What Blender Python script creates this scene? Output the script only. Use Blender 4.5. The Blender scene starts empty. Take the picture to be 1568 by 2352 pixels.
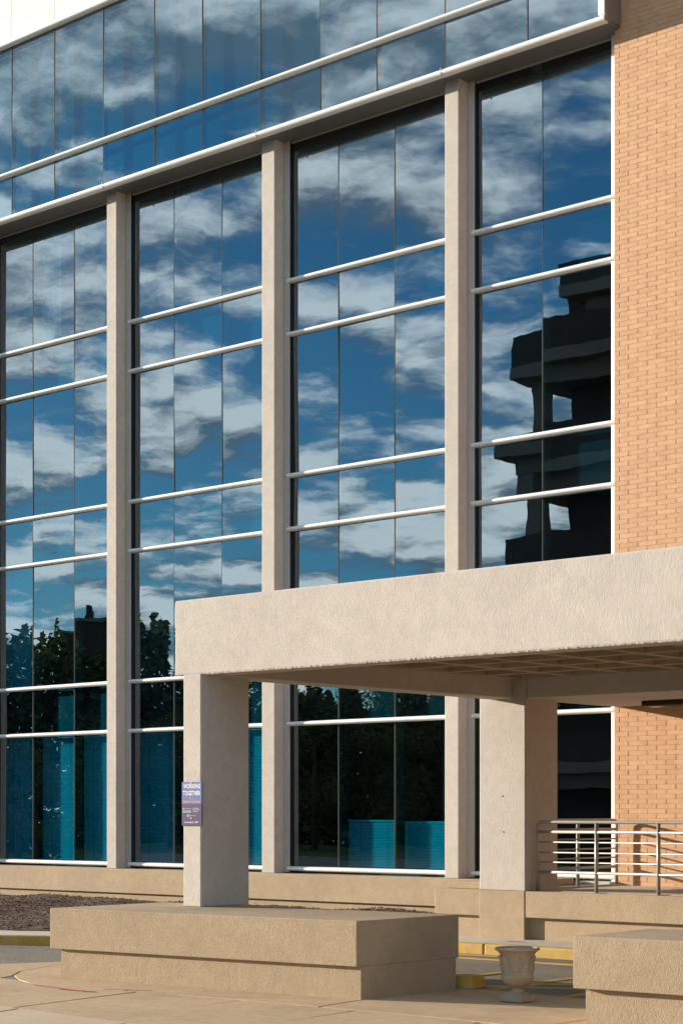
import bpy, bmesh, math, random
from mathutils import Vector, Matrix
R = math.radians
rnd = random.Random(7)
scene = bpy.context.scene
COL = scene.collection

# ------------------------------------------------------------------ camera
F_PX, W_PX = 4270.0, 1568.0
PHI = math.atan2(4834.0, F_PX)            # angle between view axis and the facade
cam_d = bpy.data.cameras.new('camera')
cam_d.sensor_fit = 'HORIZONTAL'
cam_d.sensor_width = 24.0
cam_d.lens = 24.0 * F_PX / W_PX
cam_d.shift_y = (1868.0 - 1176.0) / W_PX
cam_d.clip_end = 3000
cam = bpy.data.objects.new('camera', cam_d)
COL.objects.link(cam)
cam.location = (15.0, -22.14, 1.77)
cam.rotation_euler = (R(90), 0, math.pi / 2 - PHI)
scene.camera = cam

# ------------------------------------------------------------------ light
SUN_AZ, SUN_EL = R(20.5), R(10.0)         # from the facade line towards the front, above the horizon
sdir = Vector((-math.cos(SUN_AZ) * math.cos(SUN_EL), -math.sin(SUN_AZ) * math.cos(SUN_EL), math.sin(SUN_EL)))
sun_d = bpy.data.lights.new('sun', 'SUN')
sun_d.energy = 5.0
sun_d.angle = R(0.5)
sun_d.color = (1.0, 0.87, 0.70)
sun = bpy.data.objects.new('sun', sun_d)
COL.objects.link(sun)
sun.rotation_euler = (-sdir).to_track_quat('-Z', 'Y').to_euler()
sun.location = sdir * 60
scene.view_settings.view_transform = 'Standard'
scene.view_settings.look = 'None'
scene.view_settings.gamma = 1.0
scene.view_settings.use_curve_mapping = False
scene.cycles.max_bounces = 16
scene.cycles.diffuse_bounces = 8
scene.cycles.transparent_max_bounces = 16
scene.view_settings.exposure = 1.0

world = bpy.data.worlds.new('World')
scene.world = world
world.use_nodes = True


def build_world():
    nt = world.node_tree
    N, L = nt.nodes, nt.links
    N.clear()
    out = N.new('ShaderNodeOutputWorld')
    bg = N.new('ShaderNodeBackground')
    bg.inputs['Strength'].default_value = 0.115
    L.new(bg.outputs[0], out.inputs[0])
    sky = N.new('ShaderNodeTexSky')
    sky.sky_type = 'NISHITA'
    sky.sun_disc = False
    sky.sun_elevation = SUN_EL
    sky.sun_rotation = math.atan2(sdir.x, sdir.y)
    sky.air_density = 1.0
    sky.dust_density = 0.1
    sky.ozone_density = 5.0
    tc = N.new('ShaderNodeTexCoord')
    sep = N.new('ShaderNodeSeparateXYZ')
    L.new(tc.outputs['Generated'], sep.inputs[0])

    def m(op, a, b=None, c=None, clamp=False):
        n = N.new('ShaderNodeMath'); n.operation = op; n.use_clamp = clamp
        for i, v in enumerate((a, b, c)):
            if v is None: continue
            if isinstance(v, (int, float)): n.inputs[i].default_value = v
            else: L.new(v, n.inputs[i])
        return n.outputs[0]
    zc = m('MAXIMUM', sep.outputs[2], 0.0)
    den = m('ADD', zc, 0.10)

    def layer(shift, scale, detail, dist, seed, rough=0.55):
        # cloud layer seen from below: flattened towards the horizon
        d2 = m('ADD', den, shift)
        cx = m('DIVIDE', sep.outputs[0], d2)
        cy = m('DIVIDE', sep.outputs[1], d2)
        cmb = N.new('ShaderNodeCombineXYZ')
        L.new(cx, cmb.inputs[0]); L.new(cy, cmb.inputs[1])
        cmb.inputs[2].default_value = seed
        nz = N.new('ShaderNodeTexNoise')
        nz.inputs['Scale'].default_value = scale
        nz.inputs['Detail'].default_value = detail
        nz.inputs['Roughness'].default_value = rough
        nz.inputs['Distortion'].default_value = dist
        L.new(cmb.outputs[0], nz.inputs['Vector'])
        return nz.outputs['Fac']
    SEED = 12.6
    n0 = layer(0.0, 2.9, 10, 0.1, SEED, 0.57)
    n1 = layer(0.015, 2.9, 10, 0.1, SEED, 0.57)       # the same cloud a little higher up
    big = layer(0.0, 0.75, 2, 0.0, SEED + 5)
    dens = m('ADD', n0, m('MULTIPLY', m('SUBTRACT', big, 0.5), 0.45))

    def span(v, a_, b_, c_=0.0, d_=1.0, smooth=True):
        r_ = N.new('ShaderNodeMapRange')
        if smooth: r_.interpolation_type = 'SMOOTHSTEP'
        r_.inputs['From Min'].default_value = a_; r_.inputs['From Max'].default_value = b_
        r_.inputs['To Min'].default_value = c_; r_.inputs['To Max'].default_value = d_
        L.new(v, r_.inputs['Value'])
        return r_.outputs[0]
    cov = span(dens, 0.405, 0.565)
    # thick parts are greyer, edges towards the zenith are bright
    lum = m('ADD', m('SUBTRACT', 0.46, span(dens, 0.48, 0.76, 0.0, 0.26)), m('MULTIPLY', m("SUBTRACT", n0, n1), 6.2))
    ramp = N.new('ShaderNodeMix'); ramp.data_type = 'RGBA'
    ramp.inputs[6].default_value = (1.25, 1.85, 2.45, 1)
    ramp.inputs[7].default_value = (8.2, 8.9, 9.1, 1)
    L.new(span(lum, -0.05, 1.02), ramp.inputs[0])
    # thin veil that pales the blue
    mix = N.new('ShaderNodeMix'); mix.data_type = 'RGBA'
    L.new(m('MULTIPLY', cov, 0.93), mix.inputs[0])
    tint = N.new('ShaderNodeMix'); tint.data_type = 'RGBA'; tint.blend_type = 'MULTIPLY'
    tint.inputs[0].default_value = 1.0
    tint.inputs[7].default_value = (0.46, 0.73, 0.72, 1)
    L.new(sky.outputs[0], tint.inputs[6])
    L.new(tint.outputs[2], mix.inputs[6])
    L.new(ramp.outputs[2], mix.inputs[7])
    L.new(mix.outputs[2], bg.inputs['Color'])


build_world()

# ------------------------------------------------------------------ materials
MATS = {}


def new_mat(name):
    mt = bpy.data.materials.new(name)
    mt.use_nodes = True
    MATS[name] = mt
    nt = mt.node_tree
    return mt, nt, nt.nodes, nt.links, nt.nodes['Principled BSDF']


def noise(nt, vec, scale, detail=3, rough=0.5, dist=0.0):
    n = nt.nodes.new('ShaderNodeTexNoise')
    n.inputs['Scale'].default_value = scale
    n.inputs['Detail'].default_value = detail
    n.inputs['Roughness'].default_value = rough
    n.inputs['Distortion'].default_value = dist
    nt.links.new(vec, n.inputs['Vector'])
    return n.outputs['Fac']


def position(nt, scale=(1, 1, 1)):
    g = nt.nodes.new('ShaderNodeNewGeometry')
    if scale == (1, 1, 1): return g.outputs['Position']
    mp = nt.nodes.new('ShaderNodeMapping')
    mp.inputs['Scale'].default_value = scale
    nt.links.new(g.outputs['Position'], mp.inputs['Vector'])
    return mp.outputs[0]


def ramp2(nt, fac, c0, c1, p0=0.3, p1=0.7):
    r = nt.nodes.new('ShaderNodeValToRGB')
    r.color_ramp.elements[0].position = p0
    r.color_ramp.elements[1].position = p1
    r.color_ramp.elements[0].color = (*c0, 1)
    r.color_ramp.elements[1].color = (*c1, 1)
    nt.links.new(fac, r.inputs[0])
    return r.outputs[0]


def mixc(nt, fac, a, b, blend='MIX'):
    n = nt.nodes.new('ShaderNodeMix'); n.data_type = 'RGBA'; n.blend_type = blend
    if isinstance(fac, (int, float)): n.inputs[0].default_value = fac
    else: nt.links.new(fac, n.inputs[0])
    for v, i in ((a, 6), (b, 7)):
        if isinstance(v, tuple): n.inputs[i].default_value = (*v, 1)
        else: nt.links.new(v, n.inputs[i])
    return n.outputs[2]


def bump(nt, height, strength, dist, normal=None):
    b = nt.nodes.new('ShaderNodeBump')
    b.inputs['Strength'].default_value = strength
    b.inputs['Distance'].default_value = dist
    nt.links.new(height, b.inputs['Height'])
    if normal is not None: nt.links.new(normal, b.inputs['Normal'])
    return b.outputs[0]


def rough_mat(name, c0, c1, big=1.2, fine=30, rough=0.85, bstr=0.5, bdist=0.01, stretch=(1, 1, 1), stain=None, stain_amt=0.5, fdist=0.6, speck=0.25, spec=0.3, mottle=0.7):
    mt, nt, N, L, p = new_mat(name)
    pos = position(nt)
    ps = position(nt, stretch)
    a = ramp2(nt, noise(nt, pos, big, 5, 0.6), c0, c1, 0.35, 0.65)
    f = noise(nt, ps, fine, 4, 0.6, fdist)
    dark = tuple(v * 0.72 for v in c0)
    col = mixc(nt, ramp2(nt, f, (speck,) * 3, (0, 0, 0), 0.3, 0.6), a, dark)
    mid = ramp2(nt, noise(nt, pos, 7.5, 6, 0.7), (0.86, 0.86, 0.86), (1.10, 1.10, 1.10), 0.3, 0.7)
    col = mixc(nt, mottle, col, mixc(nt, 1.0, col, mid, 'MULTIPLY'))
    if stain:
        s = ramp2(nt, noise(nt, position(nt, (1, 1, 0.45)), 0.9, 6, 0.65), (0, 0, 0), (stain_amt,) * 3, 0.5, 0.72)
        col = mixc(nt, s, col, stain)
    L.new(col, p.inputs['Base Color'])
    p.inputs['Roughness'].default_value = rough
    p.inputs['Specular IOR Level'].default_value = spec
    if bstr: L.new(bump(nt, f, bstr, bdist), p.inputs['Normal'])
    return mt


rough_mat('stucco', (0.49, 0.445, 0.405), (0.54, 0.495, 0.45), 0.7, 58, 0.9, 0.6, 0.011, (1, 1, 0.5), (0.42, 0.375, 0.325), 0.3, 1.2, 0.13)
rough_mat('stucco_tan', (0.39, 0.30, 0.20), (0.455, 0.35, 0.235), 0.9, 52, 0.9, 0.8, 0.013, (1, 1, 0.7), (0.29, 0.225, 0.155), 0.6, 1.3, 0.28)
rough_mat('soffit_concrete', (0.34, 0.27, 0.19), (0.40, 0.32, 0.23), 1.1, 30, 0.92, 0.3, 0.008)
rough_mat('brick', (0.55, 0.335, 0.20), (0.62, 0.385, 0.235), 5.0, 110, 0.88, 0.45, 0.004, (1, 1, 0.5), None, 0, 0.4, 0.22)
def vary_bricks():
    mt = MATS['brick']; nt = mt.node_tree
    p = nt.nodes['Principled BSDF']
    src = p.inputs['Base Color'].links[0].from_socket
    g_ = nt.nodes.new('ShaderNodeNewGeometry'); oi_ = nt.nodes.new('ShaderNodeObjectInfo')
    ad = nt.nodes.new('ShaderNodeMath'); ad.operation = 'ADD'
    nt.links.new(g_.outputs['Random Per Island'], ad.inputs[0]); nt.links.new(oi_.outputs['Random'], ad.inputs[1])
    fr_ = nt.nodes.new('ShaderNodeMath'); fr_.operation = 'FRACT'; nt.links.new(ad.outputs[0], fr_.inputs[0])
    tone = ramp2(nt, fr_.outputs[0], (0.95, 0.945, 0.94), (1.05, 1.05, 1.05), 0.0, 1.0)
    nt.links.new(mixc(nt, 1.0, src, tone, 'MULTIPLY'), p.inputs['Base Color'])


vary_bricks()
rough_mat('mortar', (0.54, 0.33, 0.195), (0.58, 0.36, 0.215), 3.0, 160, 0.95, 0.3, 0.003)
rough_mat('paving', (0.49, 0.345, 0.205), (0.56, 0.40, 0.245), 0.7, 60, 0.9, 0.35, 0.005, (1, 1, 1), (0.33, 0.24, 0.15), 0.75, 0.4, 0.6, 0.3, 1.0)
rough_mat('paving_pale', (0.52, 0.40, 0.27), (0.60, 0.47, 0.33), 1.1, 45, 0.85, 0.4, 0.006, (1, 1, 1), (0.40, 0.33, 0.24), 0.3, 0.3, 0.35)
rough_mat('kerb_concrete', (0.50, 0.46, 0.40), (0.58, 0.54, 0.47), 1.3, 55, 0.9, 0.3, 0.004, (1, 1, 1), (0.38, 0.34, 0.29), 0.4)
rough_mat('soil', (0.05, 0.045, 0.025), (0.09, 0.085, 0.04), 3, 60, 0.95, 0.4, 0.01)
rough_mat('lawn', (0.05, 0.07, 0.02), (0.09, 0.11, 0.03), 0.5, 8, 0.95, 0.4, 0.03)
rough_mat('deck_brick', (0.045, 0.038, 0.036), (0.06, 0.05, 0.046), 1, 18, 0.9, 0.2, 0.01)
rough_mat('deck_concrete', (0.16, 0.15, 0.135), (0.20, 0.185, 0.165), 1, 14, 0.9, 0.2, 0.01)
rough_mat('bark', (0.07, 0.05, 0.035), (0.11, 0.08, 0.055), 3, 30, 0.95, 0.6, 0.02, (1, 1, 0.2))
rough_mat('urn_stone', (0.35, 0.29, 0.205), (0.43, 0.355, 0.26), 6, 70, 0.88, 0.35, 0.004, (1, 1, 1), (0.16, 0.135, 0.10), 0.7)
rough_mat('room_paint', (0.13, 0.125, 0.12), (0.16, 0.155, 0.145), 0.5, 20, 0.9, 0, 0)
rough_mat('dark_panel', (0.010, 0.012, 0.014), (0.013, 0.015, 0.017), 1, 20, 0.6, 0, 0)
rough_mat('roofing', (0.12, 0.115, 0.11), (0.16, 0.155, 0.15), 1, 30, 0.95, 0.2, 0.01)


def asphalt():
    mt, nt, N, L, p = new_mat('asphalt')
    pos = position(nt)
    a = ramp2(nt, noise(nt, position(nt, (0.5, 1.6, 1)), 1.1, 6, 0.65), (0.10, 0.092, 0.078), (0.20, 0.175, 0.14), 0.35, 0.7)
    v = N.new('ShaderNodeTexVoronoi'); v.inputs['Scale'].default_value = 75
    L.new(pos, v.inputs['Vector'])
    sp = ramp2(nt, v.outputs['Color'], (0, 0, 0), (0.75,) * 3, 0.55, 0.95)
    col = mixc(nt, sp, a, (0.38, 0.31, 0.21))
    L.new(col, p.inputs['Base Color'])
    p.inputs['Roughness'].default_value = 0.9
    h = noise(nt, pos, 80, 3, 0.6)
    L.new(bump(nt, h, 0.6, 0.008), p.inputs['Normal'])


asphalt()


def yellow():
    mt, nt, N, L, p = new_mat('yellow_paint')
    pos = position(nt)
    a = ramp2(nt, noise(nt, pos, 4, 5, 0.6), (0.40, 0.24, 0.035), (0.52, 0.33, 0.055), 0.3, 0.7)
    w = ramp2(nt, noise(nt, pos, 13, 6, 0.7), (0, 0, 0), (0.9,) * 3, 0.53, 0.63)
    col = mixc(nt, w, a, (0.40, 0.33, 0.22))
    L.new(col, p.inputs['Base Color'])
    p.inputs['Roughness'].default_value = 0.75
    L.new(bump(nt, noise(nt, pos, 60, 3, 0.6), 0.3, 0.004), p.inputs['Normal'])


yellow()


def simple(name, col, rough=0.5, metal=0.0, var=0.0, spec=0.5):
    mt, nt, N, L, p = new_mat(name)
    c = tuple(col)
    if var:
        a = ramp2(nt, noise(nt, position(nt, (1, 1, 1)), 2.3, 5, 0.6), tuple(v * (1 - var) for v in c), tuple(min(1, v * (1 + var)) for v in c), 0.3, 0.7)
        L.new(a, p.inputs['Base Color'])
    else:
        p.inputs['Base Color'].default_value = (*c, 1)
    p.inputs['Roughness'].default_value = rough
    p.inputs['Metallic'].default_value = metal
    p.inputs['Specular IOR Level'].default_value = spec
    return mt


simple('white_metal', (0.85, 0.85, 0.84), 0.3, 0.0, 0.04)
simple('grey_metal', (0.52, 0.51, 0.50), 0.4, 0.2, 0.05)
simple('thin_mullion', (0.075, 0.062, 0.048), 0.8, 0.0, 0.05, 0.1)
simple('soffit_metal', (0.17, 0.165, 0.16), 0.5, 0.1, 0.05)
simple('cladding', (0.54, 0.55, 0.58), 0.55, 0.0, 0.04)
simple('rail_metal', (0.34, 0.335, 0.32), 0.42, 0.35, 0.06)
simple('black_metal', (0.012, 0.012, 0.014), 0.4)
simple('blind_slat', (0.82, 0.84, 0.82), 0.6)
simple('sign_light', (0.085, 0.12, 0.34), 0.6, 0, 0, 0.2)
simple('sign_dark', (0.040, 0.030, 0.115), 0.6, 0, 0, 0.2)
simple('sign_white', (0.55, 0.56, 0.56), 0.5)
simple('sign_orange', (0.50, 0.19, 0.10), 0.5)
simple('sign_teal', (0.03, 0.25, 0.33), 0.5)
simple('red_paint', (0.45, 0.07, 0.05), 0.85, 0, 0.25)
simple('dark_glass', (0.02, 0.03, 0.035), 0.08)
simple('leaf_dry', (0.20, 0.11, 0.05), 0.8)


def glass():
    mt, nt, N, L, p = new_mat('reflective_glass')
    N.remove(p)
    out = [n for n in N if n.type == 'OUTPUT_MATERIAL'][0]
    tr = N.new('ShaderNodeBsdfTransparent'); tr.inputs[0].default_value = (0.05, 0.50, 0.66, 1)
    gl = N.new('ShaderNodeBsdfGlossy'); gl.inputs['Roughness'].default_value = 0.0
    gl.inputs['Color'].default_value = (0.80, 0.93, 1.0, 1)
    oi = N.new('ShaderNodeObjectInfo')
    # slow waviness of the panes, different in every pane
    g = N.new('ShaderNodeNewGeometry')
    off = N.new('ShaderNodeVectorMath'); off.operation = 'SCALE'
    off.inputs[0].default_value = (37.0, 91.0, 53.0)
    L.new(oi.outputs['Random'], off.inputs['Scale'])
    add = N.new('ShaderNodeVectorMath'); add.operation = 'ADD'
    L.new(g.outputs['Position'], add.inputs[0]); L.new(off.outputs[0], add.inputs[1])
    h1 = noise(nt, add.outputs[0], 0.75, 0.6, 0.4)
    h2 = noise(nt, add.outputs[0], 3.2, 1, 0.4)
    hm = N.new('ShaderNodeMath'); hm.operation = 'MULTIPLY_ADD'
    L.new(h2, hm.inputs[0]); hm.inputs[1].default_value = 0.075; L.new(h1, hm.inputs[2])
    b = bump(nt, hm.outputs[0], 1.0, 0.0030)
    L.new(b, gl.inputs['Normal'])
    # coating reflectance, the same from both sides: r0 + (1 - r0)(1 - cos)^5
    dt = N.new('ShaderNodeVectorMath'); dt.operation = 'DOT_PRODUCT'
    L.new(g.outputs['Incoming'], dt.inputs[0]); L.new(g.outputs['True Normal'], dt.inputs[1])
    def mth(op, a_, b_):
        n = N.new('ShaderNodeMath'); n.operation = op
        for i, v in enumerate((a_, b_)):
            if v is None: continue
            if isinstance(v, float): n.inputs[i].default_value = v
            else: L.new(v, n.inputs[i])
        return n.outputs[0]
    pw = mth('POWER', mth('SUBTRACT', 1.0, mth('ABSOLUTE', dt.outputs['Value'], None)), 5.0)
    R0 = 0.27
    mp = N.new('ShaderNodeMapRange')
    mp.inputs['To Min'].default_value = R0; mp.inputs['To Max'].default_value = 1.0
    L.new(pw, mp.inputs['Value'])
    mx = N.new('ShaderNodeMixShader')
    L.new(mp.outputs[0], mx.inputs[0]); L.new(tr.outputs[0], mx.inputs[1]); L.new(gl.outputs[0], mx.inputs[2])
    L.new(mx.outputs[0], out.inputs[0])


glass()
_m, _nt, _N, _L, _p = new_mat('clear_edge')
_N.remove(_p)
_t = _N.new('ShaderNodeBsdfTransparent'); _t.inputs[0].default_value = (0.95, 0.98, 0.97, 1)
_L.new(_t.outputs[0], [n for n in _N if n.type == 'OUTPUT_MATERIAL'][0].inputs[0])


def mulch_mat():
    mt, nt, N, L, p = new_mat('mulch')
    g = N.new('ShaderNodeNewGeometry')
    r = N.new('ShaderNodeValToRGB')
    e = r.color_ramp.elements
    e[0].color = (0.035, 0.02, 0.013, 1); e[1].color = (0.30, 0.19, 0.11, 1)
    m1 = e.new(0.6); m1.color = (0.10, 0.058, 0.035, 1)
    L.new(g.outputs['Random Per Island'], r.inputs[0])
    L.new(r.outputs[0], p.inputs['Base Color'])
    p.inputs['Roughness'].default_value = 0.9


mulch_mat()


def leaf_mat(name, c0, c1):
    mt, nt, N, L, p = new_mat(name)
    g = N.new('ShaderNodeNewGeometry')
    c = ramp2(nt, g.outputs['Random Per Island'], c0, c1, 0.1, 0.9)
    L.new(c, p.inputs['Base Color'])
    p.inputs['Roughness'].default_value = 0.6
    tl = N.new('ShaderNodeBsdfTranslucent')
    L.new(c, tl.inputs[0])
    mx = N.new('ShaderNodeMixShader'); mx.inputs[0].default_value = 0.3
    out = [n for n in N if n.type == 'OUTPUT_MATERIAL'][0]
    L.new(p.outputs[0], mx.inputs[1]); L.new(tl.outputs[0], mx.inputs[2]); L.new(mx.outputs[0], out.inputs[0])


leaf_mat('leaves', (0.045, 0.065, 0.015), (0.14, 0.14, 0.03))
leaf_mat('leaves_dark', (0.03, 0.05, 0.015), (0.07, 0.10, 0.03))
leaf_mat('weed_leaf', (0.12, 0.20, 0.04), (0.18, 0.28, 0.05))

# ------------------------------------------------------------------ helpers
WLOC = {}


def link(o, parent=None, loc=(0, 0, 0)):
    COL.objects.link(o)
    o.location = loc
    if parent is not None:
        o.parent = parent
        o.matrix_parent_inverse = Matrix.Translation(-WLOC[parent.name])
    WLOC[o.name] = Vector(loc)
    return o


def tag(o, label=None, cat=None, group=None, kind=None):
    if label: o['label'] = label
    if cat: o['category'] = cat
    if group: o['group'] = group
    if kind: o['kind'] = kind
    return o


def empty(name, loc, label, cat, group=None):
    o = bpy.data.objects.new(name, None)
    o.empty_display_size = 0.2
    link(o, None, loc)
    return tag(o, label, cat, group)


class MB:
    def __init__(s): s.v = []; s.f = []
    def box(s, x0, x1, y0, y1, z0, z1):
        b = len(s.v)
        s.v += [(x0, y0, z0), (x1, y0, z0), (x1, y1, z0), (x0, y1, z0), (x0, y0, z1), (x1, y0, z1), (x1, y1, z1), (x0, y1, z1)]
        s.f += [tuple(b + i for i in q) for q in ((3, 2, 1, 0), (4, 5, 6, 7), (0, 1, 5, 4), (1, 2, 6, 5), (2, 3, 7, 6), (3, 0, 4, 7))]
        return s
    def prism(s, pts, z0, z1):
        """pts counter-clockwise in plan"""
        n = len(pts); b = len(s.v)
        s.v += [(p[0], p[1], z0) for p in pts] + [(p[0], p[1], z1) for p in pts]
        s.f.append(tuple(b + i for i in reversed(range(n))))
        s.f.append(tuple(b + n + i for i in range(n)))
        for i in range(n):
            j = (i + 1) % n
            s.f.append((b + i, b + j, b + n + j, b + n + i))
        return s
    def quad(s, a, b_, c, d):
        b = len(s.v); s.v += [tuple(a), tuple(b_), tuple(c), tuple(d)]; s.f.append((b, b + 1, b + 2, b + 3)); return s
    def tube(s, pts, r, n=10, caps=True):
        pts = [Vector(p) for p in pts]
        rs = r if isinstance(r, (list, tuple)) else [r] * len(pts)
        b0 = len(s.v); prev = None
        for i, p in enumerate(pts):
            if i == 0: t = pts[1] - p
            elif i == len(pts) - 1: t = p - pts[i - 1]
            else: t = (pts[i + 1] - p).normalized() + (p - pts[i - 1]).normalized()
            t.normalize()
            if prev is None:
                up = Vector((0, 0, 1)) if abs(t.z) < 0.9 else Vector((0, 1, 0))
                a = t.cross(up).normalized()
            else:
                a = (prev - t * prev.dot(t)).normalized()
            prev = a; c = t.cross(a)
            for k in range(n):
                an = 2 * math.pi * k / n
                s.v.append(tuple(p + (a * math.cos(an) + c * math.sin(an)) * rs[i]))
        for i in range(len(pts) - 1):
            for k in range(n):
                k2 = (k + 1) % n
                s.f.append((b0 + i * n + k, b0 + i * n + k2, b0 + (i + 1) * n + k2, b0 + (i + 1) * n + k))
        if caps:
            s.f.append(tuple(b0 + k for k in reversed(range(n))))
            e = b0 + (len(pts) - 1) * n
            s.f.append(tuple(e + k for k in range(n)))
        return s
    def lathe(s, prof, n=28, centre=(0, 0), cap=True):
        b = len(s.v)
        for (r, z) in prof:
            for k in range(n):
                a = 2 * math.pi * k / n
                s.v.append((centre[0] + r * math.cos(a), centre[1] + r * math.sin(a), z))
        for i in range(len(prof) - 1):
            for k in range(n):
                k2 = (k + 1) % n
                s.f.append((b + i * n + k, b + i * n + k2, b + (i + 1) * n + k2, b + (i + 1) * n + k))
        if cap:
            s.f.append(tuple(b + k for k in reversed(range(n))))
            e = b + (len(prof) - 1) * n
            s.f.append(tuple(e + k for k in range(n)))
        return s
    def mesh(s, name, mat, smooth=False):
        me = bpy.data.meshes.new(name)
        me.from_pydata(s.v, [], s.f)
        me.materials.append(MATS[mat])
        if smooth:
            me.polygons.foreach_set('use_smooth', [True] * len(me.polygons))
        me.update()
        return me
    def build(s, name, mat, parent=None, loc=(0, 0, 0), bevel=0.0, smooth=False, seg=2):
        o = bpy.data.objects.new(name, s.mesh(name, mat, smooth))
        link(o, parent, loc)
        if bevel:
            md = o.modifiers.new('bevel', 'BEVEL')
            md.width = bevel; md.segments = seg; md.limit_method = 'ANGLE'; md.angle_limit = R(40)
        return o


def smooth_by_angle(me, ang=40):
    bm = bmesh.new(); bm.from_mesh(me)
    for e in bm.edges:
        if len(e.link_faces) == 2 and e.calc_face_angle(0) > R(ang): e.smooth = False
    for f in bm.faces: f.smooth = True
    bm.to_mesh(me); bm.free()


def half_round(x0, x1, yb, depth, z, h, n=10):
    """bar along X: flat back at yb, round front towards -Y"""
    mb = MB(); prof = []
    for k in range(n + 1):
        a = -math.pi / 2 + math.pi * k / n
        prof.append((yb - 0.35 * depth - 0.65 * depth * math.cos(a), z + h / 2 * math.sin(a)))
    prof = [(yb, z - h / 2)] + prof + [(yb, z + h / 2)]
    m = len(prof)
    for x in (x0, x1): mb.v += [(x, p[0], p[1]) for p in prof]
    for i in range(m):
        j = (i + 1) % m
        mb.f.append((i, j, m + j, m + i))
    mb.f.append(tuple(reversed(range(m)))); mb.f.append(tuple(range(m, 2 * m)))
    return mb


# ------------------------------------------------------------------ ground
g = MB(); g.quad((-900, -900, -0.06), (900, -900, -0.06), (900, 900, -0.06), (-900, 900, -0.06))
tag(g.build('ground', 'lawn'), kind='structure')

def lerp_path(path, x):
    for (a, b) in zip(path, path[1:]):
        if a[0] <= x <= b[0]:
            t = (x - a[0]) / (b[0] - a[0]); return a[1] + (b[1] - a[1]) * t
    return path[0][1] if x < path[0][0] else path[-1][1]


kerb_path = [(-16, -11.2), (-10, -8.6), (-7, -7.35), (-5.05, -6.42), (-4.37, -6.02), (-3.2, -5.3), (-2.2, -4.55), (-1.3, -3.9), (-0.5, -3.56), (0.4, -3.456), (14, -3.456)]
road = MB()
road.prism([(-40, -30), (18, -30), (18, -3.3), (-0.5, -3.3), (-2.2, -4.2), (-5.05, -6.1), (-10, -8.3), (-16, -10.9), (-40, -20)], -0.05, -0.008)
tag(road.build('road', 'asphalt'), kind='structure')
apron = MB().prism([(13.02, -30), (70, -30), (70, -3.3), (13.02, -3.3)], -0.05, -0.004)  # unseen pale paving, added to bounce sunlight into the shade
tag(apron.build('bounce_apron', 'paving_pale'), kind='structure')
far_road = MB().prism([(-46, -60), (40, -60), (40, -52), (-46, -52)], -0.05, -0.01)
tag(far_road.build('far_road', 'asphalt'), kind='structure')


def offset_path(path, d):
    out = []
    for i, p in enumerate(path):
        a = Vector(path[max(i - 1, 0)]); b = Vector(path[min(i + 1, len(path) - 1)])
        t = (b - a).normalized(); n = Vector((-t.y, t.x))
        out.append((p[0] + n.x * d, p[1] + n.y * d))
    return out


def resample(path, step):
    out = [path[0]]; acc = 0
    for a, b in zip(path, path[1:]):
        a = Vector(a); b = Vector(b); L = (b - a).length; d = step - acc
        while d <= L:
            q = a + (b - a) * (d / L); out.append((q.x, q.y)); d += step
        acc = L - (d - step)
    out.append(path[-1]); return out


def path_len_pts(path, step=0.15): return resample(path, step)


# sidewalk behind the kerb
inner = offset_path(kerb_path, 0.16)
strip_in = offset_path(kerb_path, 1.0)
sw = MB()
poly = inner[:] + [(14, -1.0), (-1.4, -1.0), (-1.6, -2.6)] + list(reversed([p for p in strip_in if p[0] < -2.2]))
sw.prism(poly, -0.05, 0.118)
walk = sw.build('sidewalk', 'kerb_concrete')
tag(walk, kind='structure')
bm = bmesh.new(); bm.from_mesh(walk.data); bmesh.ops.triangulate(bm, faces=[f for f in bm.faces if len(f.verts) > 4]); bm.to_mesh(walk.data); bm.free()
kb = MB()
kin = offset_path(kerb_path, 0.15)
kb.prism(offset_path(kerb_path, 0.02) + list(reversed(kin)), -0.05, 0.06)
kerb = tag(kb.build('kerb', 'kerb_concrete'), kind='structure')
fine = resample(kerb_path, 0.18)
i = 0; PIECE = 8
while i < len(fine) - 1:
    seg = fine[i:i + PIECE + 1]
    if len(seg) < 2: break
    if len(seg) > 2:
        a, b = Vector(seg[0]), Vector(seg[1]); seg[0] = tuple(a + (b - a) * 0.05)
    o1 = offset_path(seg, 0.0); o2 = offset_path(seg, 0.155)
    pc = MB(); pc.prism(o1 + list(reversed(o2)), -0.05, 0.124 + rnd.uniform(-0.003, 0.003))
    ko = pc.build('kerb_stone', 'yellow_paint', kerb, bevel=0.025, seg=3)
    i += PIECE

# island paving: joints are real gaps between slabs
J1 = [(-1.81, -8.07), (-1.66, -8.46), (-1.44, -8.94), (-1.08, -9.34), (-0.61, -9.65), (-0.28, -9.78), (0.94, -9.72), (1.75, -9.63), (3.04, -9.58), (3.97, -9.57), (5.27, -9.56), (7.2, -9.75), (12, -10.2)]
J2 = [(-4, -11.0), (0, -11.33), (1.36, -11.45), (2.06, -11.50), (3.02, -11.58), (6, -11.75), (12, -12.2)]
EDGE = [(-1.9, -7.45), (-1.0, -7.3), (0.5, -7.25), (3.68, -7.25), (4.06, -7.28), (5.04, -7.45), (6.5, -7.75), (9, -8.3), (12, -9.0)]
bed = MB().prism([(-3.6, -10.6), (-4.5, -13.5), (-3, -16), (13, -16), (13, -9.2), (9, -8.32), (6.5, -7.77), (5.04, -7.47), (3.68, -7.27), (0.5, -7.27), (-1.0, -7.32), (-1.9, -7.47), (-2.17, -7.79), (-2.44, -8.45), (-2.9, -9.45)], -0.05, -0.012)
pave = tag(bed.build('pavement', 'soil'), kind='structure')


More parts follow.
